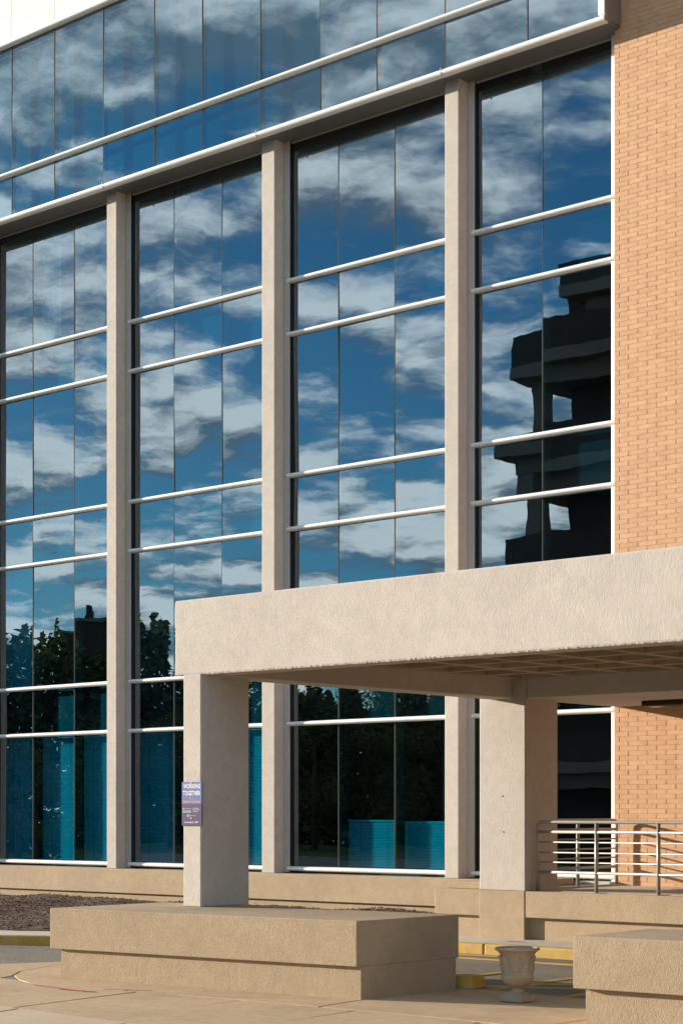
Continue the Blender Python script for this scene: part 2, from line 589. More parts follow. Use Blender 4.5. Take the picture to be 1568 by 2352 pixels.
def shrink(poly, d):
    n = len(poly); out = []
    area = sum(poly[i][0] * poly[(i + 1) % n][1] - poly[(i + 1) % n][0] * poly[i][1] for i in range(n))
    if area < 0: poly = list(reversed(poly))
    for i in range(n):
        p0, p1, p2 = (Vector(poly[(i + k) % n]) for k in (-1, 0, 1))
        e1 = (p1 - p0).normalized(); e2 = (p2 - p1).normalized()
        n1 = Vector((-e1.y, e1.x)); n2 = Vector((-e2.y, e2.x))
        b = n1 + n2
        if b.length < 1e-4: b = n1.copy()
        b.normalize(); k = max(0.4, b.dot(n1))
        q = p1 + b * (d / k); out.append((q.x, q.y))
    return out


def slab(poly, mat='paving', top=0.0, gap=0.019):
    pl = shrink(poly, gap)
    mb = MB().prism(pl, -0.045, top + rnd.uniform(-0.003, 0.003))
    o = mb.build('paving_slab', mat, pave)
    bm = bmesh.new(); bm.from_mesh(o.data)
    bmesh.ops.triangulate(bm, faces=[f for f in bm.faces if len(f.verts) > 4]); bm.to_mesh(o.data); bm.free()
    return o


def sub(path, x0, x1):
    pts = [(x0, lerp_path(path, x0))] + [p for p in path if x0 + 0.02 < p[0] < x1 - 0.02] + [(x1, lerp_path(path, x1))]
    return pts


# raised pad round the plinths
padA = [p for p in J1 if p[0] < 3.5] + [(3.62, lerp_path(J1, 3.62)), (3.52, -8.9), (3.52, -7.25)] + list(reversed([p for p in EDGE if p[0] < 3.5]))
slab(padA, top=0.003)
padB = [(3.62, lerp_path(J1, 3.62))] + [p for p in J1 if 3.7 < p[0] < 6] + [(6.05, lerp_path(J1, 6.05)), (6.05, lerp_path(EDGE, 6.05))] + list(reversed([p for p in EDGE if 3.6 < p[0] < 6])) + [(3.52, -7.25), (3.52, -8.9)]
slab(padB, top=0.004)
padC = [(6.05, lerp_path(J1, 6.05)), (7.2, -9.75), (12, -10.2), (12, -9.0), (9, -8.3), (6.5, -7.75), (6.05, lerp_path(EDGE, 6.05))]
slab(padC, top=0.006)
slab([(-2.44, -8.43), (-2.9, -9.4), (-3.6, -10.6), (-3.9, -11.0), (-0.25, -11.3), (-0.6, -10.4), (-0.95, -9.62), (-1.08, -9.34), (-1.44, -8.94), (-1.66, -8.46), (-1.81, -8.07), (-1.9, -7.48), (-2.17, -7.77)])
cols = [-0.55, 1.32, 2.66, 4.08, 5.5, 6.95, 8.4, 9.9, 11.4]
for a, b in zip(cols, cols[1:]):
    up = [(-0.95, -9.62), (-0.61, -9.65)] + sub(J1, -0.28, b)[0:] if a < 0 else sub(J1, a, b)
    a2, b2 = a + (0.3 if a < 0 else 0.22), b + 0.28
    dn = sub(J2, a2, b2)
    slab(dn + list(reversed(up)))
cols = [-3.4, -1.3, 0.35, 1.72, 3.3, 4.9, 6.5, 8.1, 9.7, 11.5]
for a, b in zip(cols, cols[1:]):
    up = sub(J2, a, b)
    slab([(a + 0.5, -13.2), (b + 0.5, -13.2)] + list(reversed(up)), 'paving_pale', 0.006)
    slab([(a + 0.55, -15.2), (b + 0.55, -15.2), (b + 0.5, -13.2), (a + 0.5, -13.2)], 'paving_pale', 0.006)


# yellow road paint
def stripe(p, q, w=0.10, name='road_marking'):
    p, q = Vector(p), Vector(q); t = (q - p).normalized(); n = Vector((-t.y, t.x)) * (w / 2)
    return [tuple(p - n), tuple(q - n), tuple(q + n), tuple(p + n)]


mk = MB()
lines = [((3.3, -7.19), (5.05, -7.38)), ((5.05, -7.38), (7.2, -7.85)), ((3.75, -7.12), (3.80, -6.35)),
         ((3.0, -7.1), (4.9, -6.28)), ((3.69, -6.38), (5.2, -5.4)), ((3.67, -6.42), (3.66, -4.6)),
         ((4.75, -7.3), (4.72, -5.7)), ((5.7, -7.45), (5.62, -5.2)), ((0.2, -3.70), (1.25, -3.62)), ((1.0, -4.1), (6.5, -4.05)), ((2.7, -7.1), (2.68, -5.2))]
for k, (p, q) in enumerate(lines):
    mk.prism(stripe(p, q), -0.008, -0.0035 + 0.0006 * k)
tag(mk.build('road_marking', 'yellow_paint'), kind='structure')
# red spray marks on the paving
rm = MB()
def spray(pts, w, z):
    for a, b in zip(pts, pts[1:]):
        rm.prism(stripe(a, b, w), z - 0.001, z)
spray([(0.0, -9.93), (0.45, -9.98), (0.95, -10.05)], 0.035, 0.0065)
spray([(0.55, -10.05), (1.06, -10.02)], 0.05, 0.0078)
spray([(0.90, -9.79), (1.2, -9.64), (1.38, -9.56)], 0.02, 0.0085)
spray([(0.75, -2.80), (1.02, -2.83)], 0.05, 0.1225)
tag(rm.build('paint_mark', 'red_paint'), kind='structure')

# ------------------------------------------------------------------ office building
bld = empty('office_building', (-4.5, 3.0, 0.0), 'long office building with mirrored window bays between pale pilasters and a tan brick end', 'building')
PIL = [(-17.72, -17.46), (-13.89, -13.63), (-10.066, -9.807), (-6.236, -5.945), (-2.41, -2.143)]
ZSOF = 12.80
for k, (a, b) in enumerate(PIL):
    MB().box(a, b, -0.08, 0.42, 0.785, ZSOF + 0.03).build('pilaster', 'stucco', bld, bevel=0.012)
# base wall
bw = MB()
bw.box(-22, -0.70, -0.20, 0.30, 0.36, 0.785)
bw.box(-22, -0.70, -0.13, 0.30, -0.05, 0.36)
bw.build('base_wall', 'stucco_tan', bld, bevel=0.012)

ROWS = [0.858, 3.232, 4.110, 6.432, 7.310, 9.632, 10.510]      # transom heights, lowest is the sill
YG = 0.215                                                      # glass plane


def pane(parent, x0, x1, z0, z1, y, name='glass_pane'):
    w, h = x1 - x0, z1 - z0
    mb = MB(); n = 1
    mb.box(-w / 2, w / 2, -0.006, 0.006, -h / 2, h / 2)
    o = mb.build(name, 'reflective_glass', parent, ((x0 + x1) / 2, y, (z0 + z1) / 2))
    o.data.materials.append(MATS['clear_edge'])        # coating sits on the outer face only
    for p in o.data.polygons:
        if p.normal.y > -0.5: p.material_index = 1
    o.rotation_euler = (R(rnd.gauss(0, 0.22)), 0, R(rnd.gauss(0, 0.28)))
    return o


def bay(x0, x1, mull, zrows, ztop, y):
    """one window bay between two pilasters"""
    fr = MB()
    fr.box(x0, x0 + 0.018, y - 0.075, y + 0.10, 0.80, ztop)
    fr.box(x0 + 0.026, x0 + 0.125, y - 0.085, y - 0.06, 0.80, ztop)
    fr.box(x1 - 0.055, x1, y - 0.06, y + 0.10, 0.80, ztop)
    fr.box(x0 + 0.055, x1 - 0.055, y - 0.03, y + 0.10, ztop - 0.03, ztop)
    f = fr.build('curtain_wall', 'grey_metal', bld)
    MB().box(x0 + 0.02, x0 + 0.123, y - 0.0595, y + 0.10, 0.80, ztop - 0.002).build('gasket', 'black_metal', f)
    MB().box(x0 + 0.125, x1 - 0.056, y - 0.014, y + 0.10, ztop - 0.16, ztop - 0.031).build('head_dark_strip', 'black_metal', f)  # black strip added to deepen the dark soffit reflection in the glass
    edges = [x0 + 0.124] + mull + [x1 - 0.05]
    zs = zrows + [ztop - 0.02]
    for c, (a, b) in enumerate(zip(edges, edges[1:])):
        for (za, zb) in zip(zs, zs[1:]):
            pane(f, a + 0.006, b - 0.006, za + 0.0, zb - 0.0, y)
    for z in zrows:
        o = half_round(x0 + 0.09, x1, y - 0.012, 0.10, z, 0.074).build('transom_bar', 'white_metal', f)
        smooth_by_angle(o.data)
    for xm in mull:
        mb = MB()
        mb.box(xm - 0.0075, xm + 0.0075, y - 0.011, y - 0.0065, zs[0], zs[-1])
        mb.box(xm - 0.028, xm + 0.028, y + 0.008, y + 0.17, zs[0], zs[-1])
        mb.build('mullion', 'thin_mullion', f)
    # opaque backing behind the spandrels
    sp = MB()
    for za, zb in ((3.232, 4.110), (6.432, 7.310), (9.632, 10.510)):
        sp.box(x0 + 0.06, x1 - 0.06, y + 0.18, y + 0.22, za + 0.02, zb - 0.02)
    sp.build('spandrel_backing', 'dark_panel', f)
    return f


m1, m2, per = -12.473, -11.285, 3.83
bays = [
    (-17.46, -13.89, [m1 - per, m2 - per]),
    (-13.63, -10.066, [m1, m2]),
    (-9.807, -6.236, [-8.630, -7.450]),
    (-5.945, -2.41, [-4.804, -3.626]),
    (-2.143, 0.475, [-0.814]),
]
for b in bays: bay(b[0], b[1], b[2], ROWS, ZSOF - 0.005, YG)

# corner jamb beside the brick
MB().box(0.418, 0.56, 0.14, 0.42, 0.75, ZSOF).build('corner_jamb', 'white_metal', bld, bevel=0.008)

# rooms behind the glass
rm_ = MB()
for z in (0.70, 3.50, 6.70, 9.90):
    rm_.box(-22, 0.50, YG + 0.24, 7.0, z, z + (0.12 if z < 1 else 0.45))
rm_.build('floor_slab', 'room_paint', bld)
iw = MB()
iw.box(-22, 7.4, 7.0, 7.2, 0, 18)
for x in (-17.6, -9.95, -2.28): iw.box(x - 0.06, x + 0.06, YG + 0.24, 6.99, 0.83, 12.75)
iw.box(0.51, 0.58, YG + 0.25, 6.99, 0.83, 12.75)
iw.build('partition_wall', 'room_paint', bld)
rc = MB()
for px in (-15.2, -11.9, -8.0, -4.2, -0.6):
    for k in range(4):
        z = (0.83, 3.96, 7.16, 10.36)[k]; zt = (3.49, 6.69, 9.89, 12.75)[k]
        rc.box(px - 0.14, px + 0.14, 2.3, 2.6, z, zt)
rc.build('room_column', 'soffit_concrete', bld)

# upper storey that projects over the bays
YF = -0.30
XE = 0.66
um = [-16.28, -15.06, -13.727, -12.452, -11.228, -9.897, -8.573, -7.397, -6.044, -4.734, -3.558, -2.219, -0.712, 0.555]
ux0 = -20.0
us = MB()
us.box(ux0, XE - 0.012, YF + 0.03, 7.0, ZSOF, ZSOF + 0.05)          # soffit
us.box(ux0, XE - 0.012, YF + 0.06, 7.0, 18.35, 18.45)
up = us.build('upper_storey', 'soffit_metal', bld)
MB().box(ux0, XE - 0.012, YF + 0.20, YF + 0.26, ZSOF + 0.051, 16.1).build('backing_panel', 'dark_panel', up)
zl, zm, zt = 12.815, 13.64, 16.06
xs = [ux0] + um + [XE - 0.09]
for a, b in zip(um, um[1:]):
    pane(up, a + 0.006, b - 0.006, zl, zm, YF)
    pane(up, a + 0.006, b - 0.006, zm, zt, YF)
for z, h in ((zl, 0.10), (zm, 0.074), (zt, 0.085)):
    o = half_round(ux0, XE, YF - 0.012, 0.115, z, h).build('transom_bar', 'white_metal', up); smooth_by_angle(o.data)
for xm in um[:-1]:
    mb = MB(); mb.box(xm - 0.008, xm + 0.008, YF - 0.011, YF - 0.0065, zl + 0.04, zt - 0.04)
    mb.box(xm - 0.02, xm + 0.02, YF + 0.01, YF + 0.08, zl + 0.04, zt - 0.04)
    mb.build('mullion', 'thin_mullion', up)
for xm in (-6.044, -9.8, -2.22):
    MB().box(xm - 0.004, xm + 0.004, YF - 0.1285, YF - 0.10, zl - 0.058, zl + 0.058).build('bar_joint', 'grey_metal', up)
MB().box(0.555, XE, YF - 0.10, YF + 0.02, zl + 0.058, 16.0).build('end_trim', 'white_metal', up, bevel=0.006)
et = MB()
et.box(XE + 0.001, XE + 0.02, YF - 0.09, YF + 0.02, zl - 0.03, 18.4)
et.box(XE - 0.01, XE + 0.008, YF + 0.035, -0.012, zl - 0.0, 18.4)
et.box(XE + 0.0085, XE + 0.02, -0.045, -0.013, zl - 0.0, 18.4)
et.build('end_panel', 'soffit_metal', up, bevel=0.004)
for a, b in zip(xs, xs[1:]):
    MB().box(a + 0.004, b - 0.004, YF - 0.01, YF + 0.03, zt + 0.06, 18.36).build('cladding_panel', 'cladding', up)
# shell: ends and back, so the rooms stay dark
sh = MB()
sh.box(-22.2, -22.0, -0.13, 7.2, 0, 18.4)
sh.box(-22.0, ux0 - 0.002, 0.0, 0.25, 0.8, 18.4)
sh.box(0.0, 7.4, 7.201, 7.4, 0, 18.4)
sh.build('end_wall', 'stucco', bld)
MB().box(-22, 7.4, 0.4, 7.2, 18.46, 18.6).build('roof', 'roofing', bld)

# ---------------- brick wall, every brick modelled
BX0, BX1, BZ0, BZ1 = 0.562, 7.3, 0.60, 18.4
wall = MB().box(BX0 + 0.004, BX1, 0.0045, 0.36, BZ0 - 0.6, BZ1).build('brick_wall', 'mortar', bld)
ML, MH, JT = 0.3048, 0.0677, 0.0095
cache = {}


def brick_mesh(w):
    key = round(w, 3)
    if key not in cache:
        mb = MB(); h = MH - JT * 0.6; c = 0.0025
        x, z = w / 2, h / 2
        # chamfered face towards -Y
        mb.v = [(-x, 0.02, -z), (x, 0.02, -z), (x, 0.02, z), (-x, 0.02, z), (-x, c, -z), (x, c, -z), (x, c, z), (-x, c, z),
                (-x + c, 0, -z + c), (x - c, 0, -z + c), (x - c, 0, z - c), (-x + c, 0, z - c)]
        for k in range(4):
            j = (k + 1) % 4
            mb.f += [(k, j, 4 + j, 4 + k), (4 + k, 4 + j, 8 + j, 8 + k)]
        mb.f.append((8, 9, 10, 11))
        cache[key] = mb.mesh('brick', 'brick')
    return cache[key]


bz = 3.113
row0 = int(math.floor((BZ0 - bz) / MH))
spots = []
for r_ in range(row0, int((BZ1 - bz) / MH)):
    z = bz + (r_ + 0.5) * MH
    typeA = (r_ % 2 != 0)                     # the course just below bz starts with the short piece
    first = BX0 + (0.083 if typeA else 0.233)
    x = first - ML
    while x < BX1:
        a, b = max(x + JT / 2, BX0), min(x + ML - JT / 2, BX1)
        if b - a > 0.02: spots.append(((a + b) / 2, b - a, z))
        x += ML
seen = [s_ for s_ in spots if s_[0] < 1.75 and (0.74 < s_[2] < 3.27 or 5.3 < s_[2] < 13.4)]
seen.sort(key=lambda s_: (s_[2] if s_[2] < 3.3 else s_[2] + 1))
single = set(seen[:300])
far = MB()
for s_ in spots:
    x, w, z = s_
    dy = rnd.uniform(-0.0012, 0.0012); rz = rnd.gauss(0, 0.10)
    me = brick_mesh(w)
    if s_ in single:
        o = bpy.data.objects.new('brick', me)
        link(o, wall, (x, dy, z + rnd.uniform(-0.0008, 0.0008)))
        o.rotation_euler = (R(rnd.gauss(0, 0.2)), 0, R(rz))
    else:
        b0 = len(far.v); zz = z + rnd.uniform(-0.0008, 0.0008); sl = math.tan(R(rz))
        far.v += [(x + v.co.x, dy + v.co.y + v.co.x * sl, zz + v.co.z) for v in me.vertices]
        far.f += [tuple(b0 + i for i in p.vertices) for p in me.polygons]
tag(far.build('brickwork', 'brick', wall), kind='stuff')

# ------------------------------------------------------------------ entrance terrace
ter = empty('entrance_terrace', (3.0, -1.2, 0.0), 'raised tan stucco terrace with recessed toe in front of the brick wall', 'terrace')
ZT = 0.750
tm = MB()
tm.box(-0.735, 7.2, -2.42, -0.205, 0.405, ZT)
tm.box(-0.73, 7.19, -2.33, -0.205, 0.1, 0.405)
tm.build('wall', 'stucco_tan', ter, bevel=0.012)
MB().box(0.57, 7.1, -2.25, -0.004, ZT - 0.02, ZT + 0.006).build('floor', 'kerb_concrete', ter)
MB().box(-0.60, 0.02, -2.30, -0.21, ZT + 0.001, 0.845).build('step', 'stucco_tan', ter, bevel=0.012)
MB().box(0.022, 0.62, -0.215, 0.12, 0.70, 0.80).build('door_threshold', 'kerb_concrete', ter)
MB().box(0.62, 0.70, -1.85, -0.02, ZT + 0.007, ZT + 0.028).build('rail_kerb', 'kerb_concrete', ter, bevel=0.006)

# ------------------------------------------------------------------ canopy
can = empty('entrance_canopy', (0.4, -2.05, 0.1), 'pale stucco entrance canopy with deep fascia, coffered soffit and two pillars', 'canopy')
CX0, CX1 = 0.11, 11.5
CYF = -8.05
ZB, ZTOP = 3.275, 4.10
ZR = 3.52
MB().box(CX0, CX1, CYF, CYF + 0.36, ZB, ZTOP).build('fascia', 'stucco', can, bevel=0.02, seg=3)
# rough drip bead on the lower edge of the fascia
db = MB(); n = 420
ring = 6
for k in range(n + 1):
    x = CX0 + 0.45 + (CX1 - CX0 - 0.45) * k / n
    r = 0.014 + rnd.uniform(-0.003, 0.004)
    for j in range(ring):
        a = 2 * math.pi * j / ring
        db.v.append((x, CYF + 0.018 + r * math.cos(a) * 1.1 + rnd.uniform(-0.002, 0.002), ZB + 0.008 + r * math.sin(a)))
for k in range(n):
    for j in range(ring):
        j2 = (j + 1) % ring
        db.f.append((k * ring + j, k * ring + j2, (k + 1) * ring + j2, (k + 1) * ring + j))
db.build('drip_edge', 'stucco', can)
MB().box(CX0 + 0.10, 0.565, CYF + 0.362, -2.422, ZB - 0.005, ZTOP - 0.01).build('side_beam', 'stucco', can, bevel=0.012)
MB().box(0.245, 0.775, -2.42, -1.69, ZT + 0.001, ZTOP - 0.02).build('pillar', 'stucco', can, bevel=0.014) if False else None
p2 = MB(); p2.box(0.027, 0.775, -2.424, -1.69, ZT + 0.001, ZTOP - 0.02)
p2.build('pillar', 'stucco', can, bevel=0.014)
pd = MB(); pd.box(0.025, 0.765, -2.428, -2.30, 0.1, ZT + 0.0005)
pd.build('pedestal', 'stucco_tan', can, bevel=0.010)
MB().box(0.776, CX1, -2.40, -1.70, ZB - 0.012, ZTOP - 0.015).build('back_beam', 'stucco', can, bevel=0.012)
MB().box(0.58, CX1, -1.699, -0.004, ZB - 0.012, ZTOP - 0.018).build('rear_slab', 'stucco', can, bevel=0.01)
MB().box(CX0 + 0.01, CX1, CYF + 0.30, -0.01, ZTOP - 0.012, ZTOP - 0.001).build('roof', 'roofing', can)
p1 = MB(); p1.box(0.242, 0.521, CYF + 0.004, -7.30, 0.749, ZB + 0.02)
p1.build('pillar', 'stucco', can, bevel=0.014)
# coffers
cf = MB()
gx0, gx1, gy0, gy1 = 0.565, CX1, CYF + 0.36, -2.40
MODX, MODY, RIB = 0.82, 0.80, 0.15
cf.box(gx0, gx1, gy0, gy1, 3.94, 4.03)
tops = []
nx = int((gx1 - gx0) / MODX) + 1; ny = int(math.ceil((gy1 - gy0) / MODY))
def rib(p0, p1, axis, w0, w1):
    # tapered rib: narrow below, wide at the slab
    b = len(cf.v)
    if axis == 'y':
        x = p0
        cf.v += [(x - w0, gy0, ZR), (x + w0, gy0, ZR), (x + w1, gy0, 3.945), (x - w1, gy0, 3.945), (x - w0, gy1, ZR), (x + w0, gy1, ZR), (x + w1, gy1, 3.945), (x - w1, gy1, 3.945)]
    else:
        y = p0
        zz = ZR + 0.003
        cf.v += [(gx0, y - w0, zz), (gx0, y + w0, zz), (gx0, y + w1, 3.942), (gx0, y - w1, 3.942), (gx1, y - w0, zz), (gx1, y + w0, zz), (gx1, y + w1, 3.942), (gx1, y - w1, 3.942)]
    cf.f += [tuple(b + i for i in q) for q in ((0, 1, 2, 3), (7, 6, 5, 4), (0, 4, 5, 1), (1, 5, 6, 2), (2, 6, 7, 3), (3, 7, 4, 0))]
for k in range(nx + 1): rib(gx0 + 0.12 + k * MODX if k else gx0 + 0.06, 0, 'y', 0.06 if k else 0.10, 0.13)
for k in range(ny + 1):
    y = gy0 + (gy1 - gy0) * k / ny
    rib(y, 0, 'x', 0.06, 0.13)
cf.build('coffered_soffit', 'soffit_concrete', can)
# patched holes on the pillar face
for (hx, hz) in ((0.41, 1.99), (0.425, 1.52)):
    MB().lathe([(0.010, 0), (0.010, 0.004)], 10).build('patch', 'soil', can, (hx, -2.4245, hz)).rotation_euler = (R(90), 0, 0)

lamp = empty('canopy_lamp', (1.95, -0.75, 3.2), 'black box lamp fixed under the canopy soffit near the brick wall', 'lamp')
lb = MB(); lb.box(1.62, 2.25, -0.98, -0.52, 3.192, 3.262); lb.build('housing', 'black_metal', lamp, bevel=0.012)
MB().box(1.67, 2.20, -0.93, -0.57, 3.184, 3.193).build('lens', 'dark_glass', lamp)

# ------------------------------------------------------------------ plinths
def plinth(quad, slabq, label, loc):
    e = empty('concrete_plinth', loc, label, 'plinth')
    MB().prism(quad, -0.02, 0.315).build('base', 'stucco_tan', e)
    MB().prism(slabq, 0.3148, 0.749).build('slab', 'stucco_tan', e, bevel=0.008, seg=2)
    return e


plinth([(-0.44, -9.195), (3.4915, -8.835), (3.5105, -7.40), (-0.50, -7.58)], [(-0.545, -9.265), (3.493, -8.895), (3.512, -7.355), (-0.60, -7.545)],
       'tan stucco plinth under the narrow canopy pillar with the blue notice', (1.5, -8.2, 0))
plinth([(6.30, -9.23), (10.4, -9.0), (10.4, -7.75), (6.24, -8.12)], [(6.235, -9.32), (10.5, -9.08), (10.5, -7.7), (6.18, -8.07)],
       'tan stucco plinth beyond the stone urn, with nothing on top', (8.3, -8.5, 0))

# ------------------------------------------------------------------ yellow block
yb = MB().prism([(3.33, -7.34), (3.62, -7.27), (3.58, -6.98), (3.29, -7.05)], -0.01, 0.125)
yb.v = [(x + (0 if z < 0.05 else (3.455 - x) * 0.10), y + (0 if z < 0.05 else (-7.16 - y) * 0.10), z) for x, y, z in yb.v]
o = yb.build('kerb_block', 'yellow_paint', None, bevel=0.02)
tag(o, 'low yellow painted concrete block at the back corner of the plinth', 'block')

# ------------------------------------------------------------------ urn
UX, UY = 4.72, -8.02
urn = empty('garden_urn', (UX, UY, 0.008), 'weathered stone garden urn with leaf relief standing between the two plinths', 'urn')
ub = MB()
hs = 0.122
ub.box(UX - hs, UX + hs, UY - hs, UY + hs, 0.008, 0.058)
b = len(ub.v)
ub.v += [(UX + sx * hs * 0.97, UY + sy * hs * 0.97, 0.0575) for sx, sy in ((-1, -1), (1, -1), (1, 1), (-1, 1))] + [(UX + sx * 0.062, UY + sy * 0.062, 0.098) for sx, sy in ((-1, -1), (1, -1), (1, 1), (-1, 1))]
ub.f += [(b, b + 1, b + 5, b + 4), (b + 1, b + 2, b + 6, b + 5), (b + 2, b + 3, b + 7, b + 6), (b + 3, b, b + 4, b + 7), (b + 4, b + 5, b + 6, b + 7)]
ub.build('foot', 'urn_stone', urn, bevel=0.008)
prof = [(0.080, 0.092), (0.070, 0.10), (0.058, 0.112), (0.059, 0.128), (0.074, 0.140), (0.104, 0.158), (0.130, 0.182), (0.147, 0.212), (0.153, 0.240), (0.152, 0.256), (0.146, 0.262),
        (0.150, 0.268), (0.150, 0.280), (0.143, 0.285), (0.140, 0.30), (0.139, 0.33), (0.141, 0.36), (0.147, 0.395), (0.153, 0.425), (0.164, 0.450), (0.180, 0.472), (0.197, 0.484), (0.210, 0.490), (0.212, 0.504), (0.203, 0.513),
        (0.182, 0.512), (0.170, 0.495), (0.150, 0.43), (0.125, 0.36), (0.0, 0.355)]
ubd = MB().lathe(prof, 40, (UX, UY), False).build('bowl', 'urn_stone', urn, smooth=True)
# leaf relief round the flared wall
for k in range(12):
    a0 = 2 * math.pi * (k + 0.5) / 12
    lf = MB()
    zs = [0.292, 0.32, 0.35, 0.38, 0.41, 0.435]
    rr = [0.141, 0.140, 0.141, 0.145, 0.151, 0.160]
    wd = [0.010, 0.024, 0.028, 0.024, 0.016, 0.003]
    for z, r, w in zip(zs, rr, wd):
        for s_, dr in ((-1, -0.005), (-0.5, 0.008), (0, 0.020), (0.5, 0.008), (1, -0.005)):
            an = a0 + s_ * w / r
            wob = 0.004 * math.sin(z * 190) * abs(s_)
            lf.v.append((UX + (r + dr + wob) * math.cos(an), UY + (r + dr + wob) * math.sin(an), z))
    for i in range(5):
        for j in range(4): lf.f.append((i * 5 + j, i * 5 + j + 1, i * 5 + j + 6, i * 5 + j + 5))
    lf.build('leaf_relief', 'urn_stone', urn, smooth=True)
MB().lathe([(0.0, 0.44), (0.152, 0.44), (0.152, 0.442), (0.0, 0.442)], 24, (UX, UY), False).build('soil', 'soil', urn)

# ------------------------------------------------------------------ railings
def railing(p0, p1, posts, hs_, base, label, loc, round_start, round_end, horizontal):
    """p0,p1: plan ends; posts: fractions; hs_: rail heights from the top down"""
    e = empty('handrail', loc, label, 'railing')
    p0, p1 = Vector((*p0, 0)), Vector((*p1, 0)); d = p1 - p0; L = d.length; t = d / L
    rt = 0.0215
    ztop = hs_[0]; rc = 0.07
    path = []
    def P(s, z): return p0 + t * s + Vector((0, 0, z))
    if round_start:
        path += [P(0, base)] + [P(0, ztop - rc)] + [P(rc - rc * math.cos(a), ztop - rc + rc * math.sin(a)) for a in (R(22), R(45), R(67))] + [P(rc, ztop)]
    else: path.append(P(0, ztop))
    if round_end:
        path += [P(L - rc, ztop)] + [P(L - rc + rc * math.sin(a), ztop - rc + rc * math.cos(a)) for a in (R(22), R(45), R(67))] + [P(L, ztop - rc), P(L, base)]
    else: path.append(P(L, ztop))
    MB().tube(path, rt, 12).build('top_rail', 'rail_metal', e, smooth=True)
    for i, z in enumerate(hs_[1:]):
        thick = i in (0, len(hs_) - 2)
        MB().tube([P(0.005, z), P(L - 0.005, z)], 0.0195 if thick else 0.0105, 10).build('rail', 'rail_metal', e, smooth=True)
    for s in posts:
        MB().tube([P(s * L, base), P(s * L, ztop)], 0.024, 12).build('post', 'rail_metal', e, smooth=True)
    return e


RA = 0.868
HR = [1.652, 1.525, 1.392, 1.258, 1.132, 1.002]
railing((RA, -2.28), (7.0, -2.28), [(x_ - RA) / (7.0 - RA) for x_ in (1.780, 2.695, 3.62, 4.54, 5.6)], HR, ZT - 0.005,
        'grey pipe railing along the front edge of the terrace beside the square pillar', (2.5, -2.28, ZT), True, True, True)
railing((0.665, -1.78), (0.665, -0.10), [0.43], [z + 0.02 for z in HR], ZT + 0.02,
        'shorter grey pipe railing running from the terrace pillar back to the brick wall', (0.665, -1.0, ZT), True, True, True)

# ------------------------------------------------------------------ notice on the pillar
SX0, SX1, SZ0, SZ1 = 0.238, 0.545, 1.633, 2.108
SY = CYF - 0.012
sg = empty('notice_board', (0.39, SY, SZ0), 'blue and purple campus notice screwed to the narrow canopy pillar', 'sign')
zdiv = SZ1 - (1140 - 520) / 2600.0
MB().box(SX0, SX1, SY, CYF + 0.003, zdiv, SZ1).build('upper_panel', 'sign_light', sg)
MB().box(SX0 + 0.0002, SX1 - 0.0002, SY + 0.0002, CYF + 0.003, SZ0, zdiv - 0.0001).build('lower_panel', 'sign_dark', sg)


def lettering(text, px0, px1, py0, py1, mat, bold=False, shear=0.0, name='lettering'):
    """px, py: position on the board in the units of its own drawing (560 x 1235)"""
    cu = bpy.data.curves.new('lettering', 'FONT')
    cu.body = text
    cu.extrude = 0.0
    cu.shear = shear
    if bold: cu.offset = 0.03
    tmp = bpy.data.objects.new('lettering', cu)
    COL.objects.link(tmp)
    dg = bpy.context.evaluated_depsgraph_get()
    me = bpy.data.meshes.new_from_object(tmp.evaluated_get(dg))
    bpy.data.objects.remove(tmp)
    bpy.data.curves.remove(cu)
    xs_ = [v.co.x for v in me.vertices]; ys_ = [v.co.y for v in me.vertices]
    a, b, c, d = min(xs_), max(xs_), min(ys_), max(ys_)
    X0, X1 = SX0 + (px0 - 505) / 560 * (SX1 - SX0), SX0 + (px1 - 505) / 560 * (SX1 - SX0)
    Z1, Z0 = SZ1 - (py0 - 520) / 2600.0, SZ1 - (py1 - 520) / 2600.0
    for v in me.vertices:
        v.co = (X0 + (v.co.x - a) / (b - a) * (X1 - X0), SY - 0.0015, Z0 + (v.co.y - c) / (d - c) * (Z1 - Z0))
    me.materials.clear(); me.materials.append(MATS[mat])
    me.name = name
    o = bpy.data.objects.new(name, me)
    link(o, sg)
    return o


lettering('WORKING', 552, 1028, 572, 702, 'sign_white', True)
lettering('TOGETHER', 535, 1034, 772, 902, 'sign_white', True)
lettering('for a', 728, 832, 955, 1008, 'sign_orange', False, 0.25)
lettering('Tobacco Free Campus', 522, 1042, 1035, 1130, 'sign_orange', True, 0.25)
lettering("Children's Hospital", 590, 778, 1262, 1296, 'sign_white')
lettering("of The King's Daughters", 530, 772, 1310, 1342, 'sign_white')
lettering('EASTERN', 826, 985, 1254, 1288, 'sign_white')
lettering('VIRGINIA MEDICAL', 826, 1025, 1298, 1322, 'sign_white')
lettering('SCHOOL', 826, 968, 1334, 1368, 'sign_white')
lettering('SENTARA', 745, 900, 1462, 1486, 'sign_white')
lettering('Coming January 1, 2009', 578, 972, 1636, 1695, 'sign_white', True)


def sp_(px, py): return (SX0 + (px - 505) / 560 * (SX1 - SX0), SY - 0.0012, SZ1 - (py - 520) / 2600.0)


